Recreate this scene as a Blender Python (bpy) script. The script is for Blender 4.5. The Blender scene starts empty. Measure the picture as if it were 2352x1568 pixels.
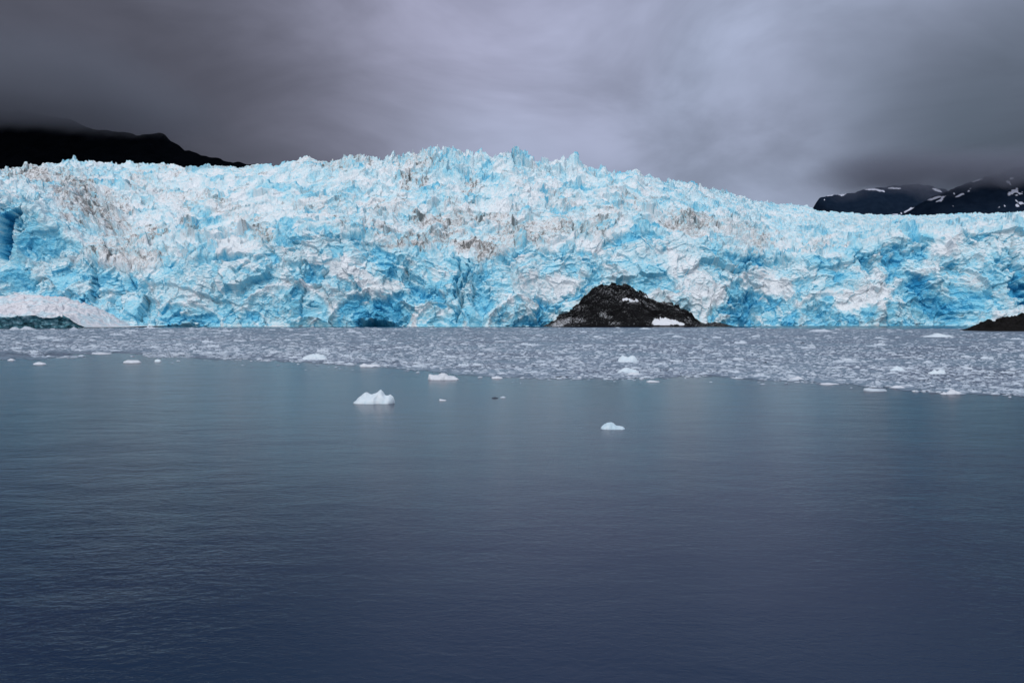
import bpy, math, random
import numpy as np

# ------------------------------------------------------------------ camera, sky, sun, exposure
SC = bpy.context.scene
COL = SC.collection
F, CX, HY, CAMZ = 1568.0, 1176.0, 730.0, 10.0      # focal length, centre and horizon used as survey units
cam_d = bpy.data.cameras.new("camera")
cam = bpy.data.objects.new("camera", cam_d)
COL.objects.link(cam)
cam.location = (0, 0, CAMZ)
cam.rotation_euler = (math.radians(90), 0, 0)
cam_d.sensor_width = 36.0
cam_d.lens = 36.0 * F / 2352.0
cam_d.shift_y = -54.0 / 2352.0
cam_d.clip_start = 0.5
cam_d.clip_end = 60000
SC.camera = cam
SC.view_settings.view_transform = 'Standard'
SC.view_settings.look = 'None'
SC.view_settings.exposure = 0.0
SC.view_settings.gamma = 1.0
SC.cycles.max_bounces = 6
SC.cycles.diffuse_bounces = 3
SC.cycles.glossy_bounces = 3
SC.cycles.volume_bounces = 1
SC.cycles.volume_step_rate = 2.0

SUN_EL, SUN_ROT = math.radians(48), math.radians(205)


def dirv(px, py):
    v = np.array([(px - CX) / F, 1.0, (HY - py) / F])
    return tuple(v / np.linalg.norm(v))


class NT:
    """tiny helper to write node trees"""
    def __init__(s, tree):
        s.t = tree
        tree.nodes.clear()

    def n(s, kind, **kw):
        nd = s.t.nodes.new(kind)
        for k, v in kw.items():
            if k == 'inp':
                for i, val in v.items():
                    if isinstance(val, bpy.types.NodeSocket):
                        s.t.links.new(val, nd.inputs[i])
                    else:
                        nd.inputs[i].default_value = val
            else:
                setattr(nd, k, v)
        return nd

    def m(s, op, a, b=None, c=None, clamp=False):
        d = {0: a}
        if b is not None:
            d[1] = b
        if c is not None:
            d[2] = c
        nd = s.n('ShaderNodeMath', operation=op, inp=d)
        nd.use_clamp = clamp
        return nd.outputs[0]

    def vm(s, op, a, b=None, out=0):
        d = {0: a}
        if b is not None:
            d[1] = b
        return s.n('ShaderNodeVectorMath', operation=op, inp=d).outputs[out]

    def noise(s, vec, scale, detail=4.0, rough=0.55, dist=0.0, out=0):
        return s.n('ShaderNodeTexNoise', inp={'Vector': vec, 'Scale': scale, 'Detail': detail,
                                              'Roughness': rough, 'Distortion': dist}).outputs[out]

    def ramp(s, fac, stops, interp='LINEAR'):
        nd = s.n('ShaderNodeValToRGB', inp={0: fac})
        cr = nd.color_ramp
        cr.interpolation = interp
        while len(cr.elements) < len(stops):
            cr.elements.new(0.5)
        for e, (p, c) in zip(cr.elements, stops):
            e.position = p
            e.color = (*c, 1) if len(c) == 3 else c
        return nd.outputs[0]

    def mix(s, fac, a, b, blend='MIX'):
        nd = s.n('ShaderNodeMix', data_type='RGBA', blend_type=blend)
        for i, v in ((0, fac), (6, a), (7, b)):
            if isinstance(v, bpy.types.NodeSocket):
                s.t.links.new(v, nd.inputs[i])
            else:
                nd.inputs[i].default_value = v if i == 0 or len(v) == 4 else (*v, 1)
        return nd.outputs[2]

    def smooth(s, v, a, b, lo=0.0, hi=1.0):
        nd = s.n('ShaderNodeMapRange', inp={0: v, 1: a, 2: b, 3: lo, 4: hi})
        nd.interpolation_type = 'SMOOTHSTEP'
        return nd.outputs[0]


world = bpy.data.worlds.new("World")
SC.world = world
world.use_nodes = True
W = NT(world.node_tree)
tc = W.n('ShaderNodeTexCoord').outputs['Generated']
# cloud layer: direction vector with a drifting warp, streaks fan out overhead
sep0 = W.n('ShaderNodeSeparateXYZ', inp={0: tc})
zc = W.m('ADD', W.m('MAXIMUM', sep0.outputs[2], 0.0), 0.12)
plane = W.n('ShaderNodeCombineXYZ', inp={0: W.m('DIVIDE', sep0.outputs[0], zc),
                                         1: W.m('DIVIDE', sep0.outputs[1], zc), 2: 0.0}).outputs[0]
stre = W.n('ShaderNodeMapping', inp={0: plane, 3: (0.8, 0.5, 1.0)}).outputs[0]
warp = W.vm('SUBTRACT', W.noise(stre, 0.7, 4.0, 0.5, out=1), (0.5, 0.5, 0.5))
wdir = W.vm('NORMALIZE', W.vm('ADD', tc, W.vm('MULTIPLY', warp, (0.30, 0.0, 0.16))))


def lobe(px, py, sig):
    d = W.vm('DOT_PRODUCT', wdir, dirv(px, py), out=1)
    return W.m('EXPONENT', W.m('MULTIPLY', W.m('SUBTRACT', d, 1.0), 1.0 / sig ** 2))


lum = 0.205
for px, py, sg, a in ((1080, -60, 0.27, 0.18), (1500, 60, 0.30, 0.04), (1860, 470, 0.07, 0.14), (2000, -20, 0.25, 0.06),
                      (1150, 150, 0.14, 0.03), (700, -10, .16, .05), (1900, 80, .30, .07), (1760, 450, .09, .08), (250, -60, .15, .04)):
    lum = W.m('MULTIPLY_ADD', lobe(px, py, sg), a, lum)
for px, py, sg, a in ((80, 280, 0.21, 0.63), (-350, 60, 0.34, 0.42), (520, 330, 0.15, 0.35), (2500, 320, 0.17, 0.62),
                      (2080, 350, 0.09, 0.30), (1300, 330, .13, .12), (1700, 350, .1, .15)):
    lum = W.m('MULTIPLY', lum, W.m('MULTIPLY_ADD', lobe(px, py, sg), -a, 1.0))
streak = W.noise(stre, 1.0, 4.0, 0.5, 0.6)
lum = W.m('MULTIPLY', lum, W.smooth(streak, 0.25, 0.75, 0.84, 1.16))
mott = W.noise(W.n('ShaderNodeMapping', inp={0: tc, 3: (1.0, 1.0, 2.2)}).outputs[0], 3.2, 5.0, 0.55, 0.5)
lum = W.m('MULTIPLY', lum, W.smooth(mott, 0.28, 0.72, 0.80, 1.20))
sep = W.n('ShaderNodeSeparateXYZ', inp={0: tc})
hue = W.smooth(W.noise(wdir, 1.6, 2.0), 0.35, 0.65)
tint = W.mix(hue, (0.78, 1.03, 1.37), (0.87, 1.00, 1.36))
tint = W.mix(W.m('MULTIPLY', lobe(350, 180, 0.30), 0.6), tint, (1.02, 0.97, 1.26))
tint = W.mix(W.m('MULTIPLY', lobe(1050, -40, 0.22), 0.4), tint, (1.00, 0.97, 1.40))
high = W.smooth(sep.outputs[2], 0.40, 0.60)
lum = W.m('MULTIPLY', lum, W.m('MULTIPLY_ADD', high, -0.45, 1.0))
tint = W.mix(high, tint, (0.80, 0.93, 1.48))
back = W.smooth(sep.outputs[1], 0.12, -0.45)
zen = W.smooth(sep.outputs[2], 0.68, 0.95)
lum = W.m('MULTIPLY_ADD', back, 0.56, lum)  # out-of-view sky behind and overhead, brightened to light the glacier
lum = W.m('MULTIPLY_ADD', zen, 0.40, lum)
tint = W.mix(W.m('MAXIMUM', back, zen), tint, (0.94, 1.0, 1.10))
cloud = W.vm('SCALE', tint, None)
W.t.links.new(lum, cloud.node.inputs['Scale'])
sky = W.n('ShaderNodeTexSky', sky_type='NISHITA', sun_disc=False, sun_elevation=SUN_EL, sun_rotation=SUN_ROT)
bg1 = W.n('ShaderNodeBackground', inp={0: sky.outputs[0], 1: 0.05})
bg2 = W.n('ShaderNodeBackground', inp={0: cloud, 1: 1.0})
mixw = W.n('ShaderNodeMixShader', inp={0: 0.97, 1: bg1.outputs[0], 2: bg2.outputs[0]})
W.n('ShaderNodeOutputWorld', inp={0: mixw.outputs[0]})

sd = bpy.data.lights.new("sun", 'SUN')
sd.energy = 1.1
sd.angle = math.radians(14)
sd.color = (1.0, 0.97, 0.93)
sun = bpy.data.objects.new("sun", sd)
COL.objects.link(sun)
# light travels from behind the left shoulder of the camera down onto the ice
sun.rotation_euler = (math.radians(90) - SUN_EL, 0, math.radians(-28))


# ------------------------------------------------------------------ noise tools (numpy)
def _h(ix, iy, seed):
    n = (ix.astype(np.int64) * 374761393 + iy.astype(np.int64) * 668265263 + seed * 1442695041) & 0xFFFFFFFF
    n = ((n ^ (n >> 13)) * 1274126177) & 0xFFFFFFFF
    n = ((n ^ (n >> 15)) * 2246822519) & 0xFFFFFFFF
    n = n ^ (n >> 16)
    return (n & 0xFFFFFF).astype(np.float32) / np.float32(0xFFFFFF)


def perlin(x, y, seed=0):
    x = np.asarray(x, np.float64); y = np.asarray(y, np.float64)
    xi = np.floor(x); yi = np.floor(y)
    fx = (x - xi).astype(np.float32); fy = (y - yi).astype(np.float32)
    u = fx * fx * fx * (fx * (fx * 6 - 15) + 10); v = fy * fy * fy * (fy * (fy * 6 - 15) + 10)

    def g(ox, oy):
        a = _h(xi + ox, yi + oy, seed) * np.float32(2 * math.pi)
        return np.cos(a) * (fx - ox) + np.sin(a) * (fy - oy)
    a = g(0, 0) * (1 - u) + g(1, 0) * u
    b = g(0, 1) * (1 - u) + g(1, 1) * u
    return (a * (1 - v) + b * v) * 1.5


def fbm(x, y, seed=0, o=4, gain=0.5):
    s = 0; a = 1; t = 0
    for i in range(o):
        s = s + a * perlin(x * 2 ** i + i * 17.3, y * 2 ** i - i * 9.1, seed + i); t += a; a *= gain
    return s / t * 1.4


def ridged(x, y, seed=0, o=3, gain=0.5):
    s = 0; a = 1; t = 0
    for i in range(o):
        s = s + a * (1 - 2 * np.abs(perlin(x * 2 ** i + i * 7.7, y * 2 ** i + i * 3.3, seed + i))); t += a; a *= gain
    return s / t


def facet(x, y, seed=0, tilt=1.0):
    """broken blocks: each cell is a tilted plane with its own height; returns (height, per-cell random, edge)"""
    xi = np.floor(x); yi = np.floor(y)
    d1 = np.full(x.shape, 9.0, np.float32); d2 = d1.copy()
    bx = np.zeros_like(d1); by = np.zeros_like(d1); cx = np.zeros_like(d1); cy = np.zeros_like(d1)
    for oy in (-1, 0, 1):
        for ox in (-1, 0, 1):
            gx = xi + ox; gy = yi + oy
            qx = (gx + _h(gx, gy, seed) - x).astype(np.float32); qy = (gy + _h(gx, gy, seed + 7) - y).astype(np.float32)
            d = qx * qx + qy * qy
            c = d < d1
            d2 = np.where(c, d1, np.minimum(d2, d))
            d1 = np.where(c, d, d1)
            bx = np.where(c, -qx, bx); by = np.where(c, -qy, by)
            cx = np.where(c, gx, cx); cy = np.where(c, gy, cy)
    r1 = _h(cx, cy, seed + 21); r2 = _h(cx, cy, seed + 22); r3 = _h(cx, cy, seed + 23)
    hh = (r1 * 2 - 1) * 0.6 + tilt * ((r2 * 2 - 1) * bx + (r3 * 2 - 1) * by)
    return hh, _h(cx, cy, seed + 31), np.sqrt(d2) - np.sqrt(d1)


def sstep(v, a, b):
    t = np.clip((v - a) / (b - a), 0, 1)
    return t * t * (3 - 2 * t)


def blobs(px, py, lst):
    s = np.zeros(px.shape, np.float32)
    for (x, y, rx, ry, rot, amp) in lst:
        r = math.radians(rot); c, n = math.cos(r), math.sin(r)
        dx = px - x; dy = py - y
        u = (dx * c + dy * n) / rx; v = (-dx * n + dy * c) / ry
        d = u * u + v * v
        s += amp * (1 - sstep(d, 0.35, 1.5))
    return s


# ------------------------------------------------------------------ mesh tools
def make_mesh(name, verts, quads, mat, attrs=None, smooth=True, tris=None):
    me = bpy.data.meshes.new(name)
    verts = np.asarray(verts, np.float32).reshape(-1, 3)
    nq = 0 if quads is None else len(quads); nt = 0 if tris is None else len(tris)
    me.vertices.add(len(verts)); me.vertices.foreach_set('co', verts.ravel())
    me.loops.add(nq * 4 + nt * 3)
    idx = []
    if nq: idx.append(np.asarray(quads, np.int32).ravel())
    if nt: idx.append(np.asarray(tris, np.int32).ravel())
    me.loops.foreach_set('vertex_index', np.concatenate(idx))
    me.polygons.add(nq + nt)
    me.polygons.foreach_set('loop_start', np.concatenate([np.arange(nq) * 4, nq * 4 + np.arange(nt) * 3]).astype(np.int32))
    me.polygons.foreach_set('use_smooth', np.full(nq + nt, smooth))
    for k, v in (attrs or {}).items():
        a = me.attributes.new(k, 'FLOAT', 'POINT')
        a.data.foreach_set('value', np.asarray(v, np.float32).ravel())
    me.update(calc_edges=True)
    if mat: me.materials.append(mat)
    return me


def link(name, me, parent=None, **props):
    o = bpy.data.objects.new(name, me)
    COL.objects.link(o)
    if parent is not None: o.parent = parent
    for k, v in props.items(): o[k] = v
    return o


def grid_quads(R, C):
    i = np.arange(R - 1)[:, None] * C + np.arange(C - 1)[None, :]
    return np.stack([i, i + 1, i + C + 1, i + C], -1).reshape(-1, 4)


def pt(px, py, Y):
    return (px - CX) / F * Y, Y, CAMZ + (HY - py) / F * Y


def lerp(px, table):
    t = np.array(table, float)
    return np.interp(px, t[:, 0], t[:, 1])


# ------------------------------------------------------------------ materials
def new_mat(name):
    m = bpy.data.materials.new(name)
    m.use_nodes = True
    return m, NT(m.node_tree)


def mat_glacier():
    m, N = new_mat("glacier_ice")
    P = N.n('ShaderNodeNewGeometry').outputs['Position']
    b = N.n('ShaderNodeAttribute', attribute_name='blue').outputs['Fac']
    d = N.n('ShaderNodeAttribute', attribute_name='dirt').outputs['Fac']
    n1 = N.noise(P, 0.35, 5.0, 0.65)
    n2 = N.noise(P, 0.09, 4.0, 0.6)
    nf = N.noise(P, 0.8, 5.0, 0.75)
    b = N.m('ADD', b, N.m('MULTIPLY', N.m('SUBTRACT', n1, 0.5), 0.52))
    b = N.m('ADD', b, N.m('MULTIPLY', N.m('SUBTRACT', nf, 0.5), 0.7))
    b = N.m('ADD', b, N.m('MULTIPLY', N.m('SUBTRACT', n2, 0.5), 0.35))
    col = N.ramp(b, [(0.0, (0.90, 0.94, 0.98)), (0.24, (0.66, 0.87, 0.95)), (0.47, (0.33, 0.74, 0.91)),
                     (0.78, (0.11, 0.53, 0.79)), (1.05, (0.02, 0.28, 0.54))])
    n3 = N.noise(P, 0.75, 6.0, 0.85)
    col = N.mix(N.smooth(d, 0.2, 0.9, 0.0, 0.5), col, (0.62, 0.56, 0.54))
    dd = N.m('MULTIPLY', N.smooth(N.m('ADD', d, N.m('MULTIPLY', N.m('SUBTRACT', n3, 0.5), 3.4)), 0.62, 1.2), 0.74)
    dirtc = N.mix(N.smooth(n2, 0.4, 0.6), (0.10, 0.085, 0.075), (0.045, 0.05, 0.055))
    col = N.mix(dd, col, dirtc)
    bump = N.n('ShaderNodeBump', inp={'Strength': 0.9, 'Distance': 1.4,
                                      'Height': N.noise(P, 0.5, 6.0, 0.72, 0.3)}).outputs[0]
    bs = N.n('ShaderNodeBsdfPrincipled', inp={'Base Color': col, 'Roughness': 0.62, 'Normal': bump,
                                              'Specular IOR Level': 0.25})
    N.n('ShaderNodeOutputMaterial', inp={0: bs.outputs[0]})
    return m


def mat_rock(name, base, snow_amt, scale=1.0, snow_col=(0.86, 0.88, 0.93)):
    m, N = new_mat(name)
    g = N.n('ShaderNodeNewGeometry')
    P = g.outputs['Position']
    n1 = N.noise(P, 0.12 * scale, 6.0, 0.7)
    n2 = N.noise(P, 0.6 * scale, 5.0, 0.7)
    c = N.ramp(n1, [(0.3, tuple(v * 0.45 for v in base)), (0.55, base), (0.75, (base[0] * 2.2, base[1] * 2.1, base[2] * 1.9))])
    bump = N.n('ShaderNodeBump', inp={'Strength': 0.9, 'Distance': 1.5 / scale, 'Height': n2}).outputs[0]
    if snow_amt is not None:
        s = N.n('ShaderNodeAttribute', attribute_name='snow').outputs['Fac']
        nz = N.n('ShaderNodeSeparateXYZ', inp={0: bump}).outputs[2]
        sn = N.m('ADD', N.m('ADD', s, N.m('MULTIPLY', nz, snow_amt)), N.m('MULTIPLY', N.m('SUBTRACT', n2, 0.5), 3.6))
        sn = N.smooth(sn, 1.02, 1.08)
        c = N.mix(sn, c, snow_col)
    bs = N.n('ShaderNodeBsdfPrincipled', inp={'Base Color': c, 'Roughness': 0.8, 'Normal': bump, 'Specular IOR Level': 0.2})
    N.n('ShaderNodeOutputMaterial', inp={0: bs.outputs[0]})
    return m


def mat_mountain(name, base, blue):
    m, N = new_mat(name)
    P = N.n('ShaderNodeNewGeometry').outputs['Position']
    s = N.n('ShaderNodeAttribute', attribute_name='snow').outputs['Fac']
    n1 = N.noise(P, 0.012, 6.0, 0.65)
    c = N.ramp(n1, [(0.3, base), (0.7, blue)])
    sn = N.smooth(N.m('ADD', s, N.m('MULTIPLY', N.m('SUBTRACT', N.noise(P, 0.03, 4.0), 0.5), 0.5)), 0.45, 0.58)
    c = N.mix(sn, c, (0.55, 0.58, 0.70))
    bump = N.n('ShaderNodeBump', inp={'Strength': 0.8, 'Distance': 12.0, 'Height': n1}).outputs[0]
    bs = N.n('ShaderNodeBsdfPrincipled', inp={'Base Color': c, 'Roughness': 1.0, 'Specular IOR Level': 0.0, 'Normal': bump})
    N.n('ShaderNodeOutputMaterial', inp={0: bs.outputs[0]})
    return m


def mat_snow():
    m, N = new_mat("snow_bank")
    P = N.n('ShaderNodeNewGeometry').outputs['Position']
    b = N.n('ShaderNodeAttribute', attribute_name='ice').outputs['Fac']
    n = N.noise(P, 0.25, 6.0, 0.7)
    c = N.ramp(n, [(0.30, (0.50, 0.47, 0.49)), (0.44, (0.74, 0.73, 0.78)), (0.6, (0.86, 0.86, 0.91))])
    c = N.mix(N.smooth(N.noise(P, 0.07, 4.0, 0.6), 0.46, 0.62, 0.0, 0.6), c, (0.55, 0.78, 0.88))
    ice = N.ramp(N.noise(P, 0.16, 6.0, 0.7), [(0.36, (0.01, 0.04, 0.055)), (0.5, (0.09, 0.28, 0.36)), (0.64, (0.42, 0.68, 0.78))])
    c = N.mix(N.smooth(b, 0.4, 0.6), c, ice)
    bump = N.n('ShaderNodeBump', inp={'Strength': 0.7, 'Distance': 1.0, 'Height': n}).outputs[0]
    bs = N.n('ShaderNodeBsdfPrincipled', inp={'Base Color': c, 'Roughness': 0.7, 'Normal': bump, 'Specular IOR Level': 0.2})
    N.n('ShaderNodeOutputMaterial', inp={0: bs.outputs[0]})
    return m


def mat_floe(name, c0, c1, scale=1.2):
    m, N = new_mat(name)
    P = N.n('ShaderNodeNewGeometry').outputs['Position']
    n = N.noise(P, scale, 5.0, 0.65)
    isl = N.n('ShaderNodeNewGeometry').outputs['Random Per Island']
    f = N.m('ADD', N.m('MULTIPLY', n, 0.6), N.m('MULTIPLY', isl, 0.4))
    c = N.ramp(f, [(0.25, c0), (0.7, c1)])
    bump = N.n('ShaderNodeBump', inp={'Strength': 0.5, 'Distance': 0.12, 'Height': n}).outputs[0]
    bs = N.n('ShaderNodeBsdfPrincipled', inp={'Base Color': c, 'Roughness': 0.45, 'Normal': bump, 'Specular IOR Level': 0.3})
    N.n('ShaderNodeOutputMaterial', inp={0: bs.outputs[0]})
    return m


def mat_water():
    m, N = new_mat("sea_water")
    P = N.n('ShaderNodeNewGeometry').outputs['Position']
    sp = N.n('ShaderNodeSeparateXYZ', inp={0: P})
    big = N.noise(P, 0.022, 3.0, 0.5)
    # sheltered middle, wind-ruffled sides
    side = N.m('ABSOLUTE', N.m('DIVIDE', N.m('SUBTRACT', sp.outputs[0], 3.0), N.m('ADD', sp.outputs[1], 8.0)))
    amp = N.m('ADD', N.smooth(side, 0.12, 0.62), N.m('MULTIPLY', N.m('SUBTRACT', big, 0.5), 1.3))
    amp = N.m('MULTIPLY_ADD', N.smooth(amp, 0.0, 1.1), 0.65, 0.38)
    rot = N.n('ShaderNodeMapping', inp={0: P, 2: (0, 0, math.radians(8)), 3: (0.55, 1.0, 1.0)}).outputs[0]
    rot2 = N.n('ShaderNodeMapping', inp={0: P, 2: (0, 0, math.radians(-14)), 3: (0.45, 1.0, 1.0)}).outputs[0]
    h = N.m('MULTIPLY', N.noise(rot, 3.6, 4.0, 0.65, 0.3), 0.034)
    h = N.m('MULTIPLY_ADD', N.noise(rot2, 0.75, 3.0, 0.55, 0.5), 0.055, h)
    h = N.m('MULTIPLY_ADD', N.noise(rot, 0.16, 2.0, 0.5), 0.16, h)
    h = N.m('MULTIPLY_ADD', N.noise(N.n('ShaderNodeMapping', inp={0: P, 2: (0, 0, math.radians(12)), 3: (0.22, 1.0, 1.0)}).outputs[0], 0.9, 2.0, 0.5, 0.4), 0.025, h)
    h = N.m('MULTIPLY', h, amp)
    bump = N.n('ShaderNodeBump', inp={'Strength': 1.0, 'Distance': 1.0, 'Height': h}).outputs[0]
    c = N.mix(N.smooth(big, 0.35, 0.65), (0.009, 0.029, 0.066), (0.015, 0.024, 0.064))
    bs = N.n('ShaderNodeBsdfPrincipled', inp={'Base Color': c, 'Roughness': 0.2, 'IOR': 1.33, 'Normal': bump})
    N.n('ShaderNodeOutputMaterial', inp={0: bs.outputs[0]})
    return m


def mat_slush():
    m, N = new_mat("slush")
    P = N.n('ShaderNodeNewGeometry').outputs['Position']
    n1 = N.noise(P, 1.6, 5.0, 0.7)
    n2 = N.noise(N.n('ShaderNodeMapping', inp={0: P, 3: (1.0, 0.3, 1.0)}).outputs[0], 0.35, 5.0, 0.7)
    n3 = N.noise(P, 0.03, 3.0, 0.6)
    f = N.m('ADD', N.m('MULTIPLY', n1, 0.35), N.m('MULTIPLY', n2, 0.65))
    c = N.ramp(f, [(0.36, (0.02, 0.04, 0.07)), (0.47, (0.13, 0.165, 0.235)), (0.56, (0.22, 0.27, 0.355)), (0.68, (0.45, 0.52, 0.62))])
    c = N.mix(N.smooth(n3, 0.4, 0.62, 0.0, 0.35), c, (0.22, 0.36, 0.46))
    bump = N.n('ShaderNodeBump', inp={'Strength': 0.6, 'Distance': 0.1, 'Height': n1}).outputs[0]
    bs = N.n('ShaderNodeBsdfPrincipled', inp={'Base Color': c, 'Roughness': 0.5, 'Normal': bump, 'Specular IOR Level': 0.3})
    e = N.n('ShaderNodeAttribute', attribute_name='cover').outputs['Fac']
    a = N.smooth(N.m('ADD', e, N.m('MULTIPLY', N.m('SUBTRACT', N.m('MULTIPLY_ADD', N.noise(P, 0.5, 5.0, 0.7), 0.6,
                 N.m('MULTIPLY', n2, 0.4)), 0.5), 1.6)), 0.42, 0.55)
    tr = N.n('ShaderNodeBsdfTransparent')
    mx = N.n('ShaderNodeMixShader', inp={0: a, 1: tr.outputs[0], 2: bs.outputs[0]})
    N.n('ShaderNodeOutputMaterial', inp={0: mx.outputs[0]})
    return m


M_GL = mat_glacier()
M_ROCK = mat_rock("dark_wet_rock", (0.0025, 0.0025, 0.0035), 0.75, 1.6)
M_PATCH = mat_floe("old_snow", (0.70, 0.72, 0.78), (0.88, 0.90, 0.95), 0.5)
M_ISLET = mat_rock("dark_islet_rock", (0.006, 0.005, 0.005), None, 2.0)
M_FLOE = mat_floe("floe_ice", (0.30, 0.38, 0.48), (0.68, 0.75, 0.84), 0.8)
M_BRASH = mat_floe("brash_ice", (0.20, 0.26, 0.35), (0.60, 0.67, 0.76), 0.5)
M_BERG = mat_floe("berg_ice", (0.52, 0.70, 0.82), (0.82, 0.87, 0.93), 1.5)
M_SNOWICE = mat_floe("snowy_ice", (0.55, 0.60, 0.68), (0.80, 0.83, 0.90), 2.0)
M_DARKICE = mat_floe("dirty_ice", (0.02, 0.03, 0.05), (0.06, 0.08, 0.11), 2.0)

# ------------------------------------------------------------------ water
me = make_mesh("water", [(-15000, -3000, 0), (15000, -3000, 0), (15000, 15000, 0), (-15000, 15000, 0)], [(0, 1, 2, 3)], mat_water())
link("water", me, kind='structure')

# ------------------------------------------------------------------ glacier
CREST = [(-500, 425), (-250, 410), (0, 397), (60, 392), (100, 384), (160, 379), (250, 379), (330, 384), (420, 386), (560, 390), (650, 386),
         (685, 374), (712, 367), (738, 380), (770, 374), (800, 368), (850, 370), (880, 373), (905, 362), (925, 352), (960, 358),
         (985, 354), (1010, 350), (1030, 338), (1060, 346), (1100, 352), (1130, 360), (1160, 352), (1180, 347), (1210, 356),
         (1250, 368), (1290, 380), (1325, 380), (1350, 394), (1375, 402), (1390, 392), (1410, 404), (1440, 400), (1462, 394),
         (1480, 414), (1560, 426), (1650, 442), (1720, 462), (1800, 471), (1850, 475), (1880, 486), (1980, 493),
         (2100, 497), (2200, 493), (2352, 490), (2600, 484), (2900, 480)]
TOP1 = [(-500, 450), (0, 452), (80, 482), (150, 540), (220, 598), (300, 622), (420, 602), (500, 592), (600, 566), (700, 540), (780, 534),
        (880, 556), (960, 585), (1080, 597), (1180, 574), (1260, 572), (1330, 580), (1400, 545), (1480, 530), (1560, 555), (1650, 578),
        (1800, 592), (1900, 596), (1980, 572), (2050, 545), (2150, 548), (2250, 532), (2352, 520), (2900, 510)]
TOP2 = [(-500, 430), (0, 424), (150, 450), (300, 505), (450, 510), (600, 490), (800, 488), (950, 515), (1100, 522), (1250, 500), (1400, 465),
        (1600, 495), (1800, 532), (2000, 530), (2200, 522), (2352, 508), (2900, 500)]
D0 = [(-500, 830), (150, 815), (230, 790), (500, 778), (840, 796), (900, 790), (1100, 778), (1230, 790), (1330, 797), (1600, 797),
      (1680, 808), (1750, 850), (2100, 862), (2352, 840), (2900, 840)]
DT1 = [(-500, 38), (1000, 52), (1400, 70), (2900, 58)]
DT2 = [(-500, 1010), (400, 1000), (900, 950), (1300, 960), (1600, 1060), (1800, 1250), (2100, 1400), (2900, 1500)]
D3 = [(-500, 1330), (300, 1300), (700, 1220), (1000, 1120), (1250, 1130), (1450, 1220), (1600, 1420), (1720, 1750), (1850, 2200),
      (2000, 2600), (2900, 2700)]

cpx = np.arange(-330, 2700, 1.55)
C = len(cpx)
sm = lambda a, k: np.convolve(np.pad(a, k, mode='edge'), np.ones(2 * k + 1) / (2 * k + 1), mode='valid')
y0 = sm(lerp(cpx, D0), 12)
t1 = sm(lerp(cpx, TOP1), 6); y1 = y0 + lerp(cpx, DT1)
t2 = sm(lerp(cpx, TOP2), 10); y2 = sm(lerp(cpx, DT2), 25)
t3 = lerp(cpx, CREST) + 3; y3 = sm(lerp(cpx, D3), 20)
z0 = np.full(C, -2.0)
zz = lambda p, y: CAMZ + (HY - p) / F * y
z1, z2, z3 = zz(t1, y1), zz(t2, y2), zz(t3, y3)
y4 = y3 + 90; z4 = z3 - 12
y5 = y3 + 500; z5 = z3 - 160
R1, R2, R3, R4 = 230, 120, 220, 24
rows_y, rows_z, rows_r = [], [], []
for k, (ya, za, yb, zb, n) in enumerate(((y0, z0, y1, z1, R1), (y1, z1, y2, z2, R2), (y2, z2, y3, z3, R3), (y3, z3, y4, z4, 14), (y4, z4, y5, z5, 10))):
    for i in range(n):
        t = i / n
        rows_y.append(ya + (yb - ya) * t); rows_z.append(za + (zb - za) * t); rows_r.append(k + t)
GY = np.array(rows_y); GZ = np.array(rows_z); RR = np.array(rows_r)[:, None] * np.ones((1, C))
R = len(rows_y)
# soften the break lines between the profile pieces
for _ in range(14):
    GY[1:-1] = (GY[:-2] + 2 * GY[1:-1] + GY[2:]) / 4
    GZ[1:-1] = (GZ[:-2] + 2 * GZ[1:-1] + GZ[2:]) / 4
GX = (cpx[None, :] - CX) / F * GY
PX = np.ones((R, 1)) * cpx[None, :]
PY = HY - (GZ - CAMZ) / GY * F
dy = np.gradient(GY, axis=0); dz = np.gradient(GZ, axis=0)
ln = np.sqrt(dy * dy + dz * dz) + 1e-6
V = np.cumsum(ln, axis=0); U = GX
ny, nz = -dz / ln, dy / ln

upw = sstep(RR + 0.10 * fbm(U / 40, V / 40, 5), 0.93, 1.07)            # 0 on the face, 1 above it
plat = sstep(PX, 1500, 1900) * upw                                      # the calmer plateau on the right
w1, w2 = fbm(U / 60, V / 60, 11, 3), fbm(U / 60, V / 60, 23, 3)
w3, w4 = fbm(U / 14, V / 14, 31, 3), fbm(U / 14, V / 14, 43, 3)
Uw = U + 22 * w1 + 4 * w3; Vw = V + 22 * w2 + 4 * w4
_, q1, _ = facet(Uw / 16, Vw / 13, 201)
_, q3, _ = facet(Uw / 6, Vw / 5, 211)
PXw = PX + 24 * w1 + 8 * w3 + 30 * (q1 - 0.5) + 12 * (q3 - 0.5); PYw = PY + 16 * w2 + 7 * w4 + 20 * (_h(np.floor(q1 * 9999), np.floor(q1 * 777), 5) - 0.5) + 8 * (q3 - 0.5)

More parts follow.
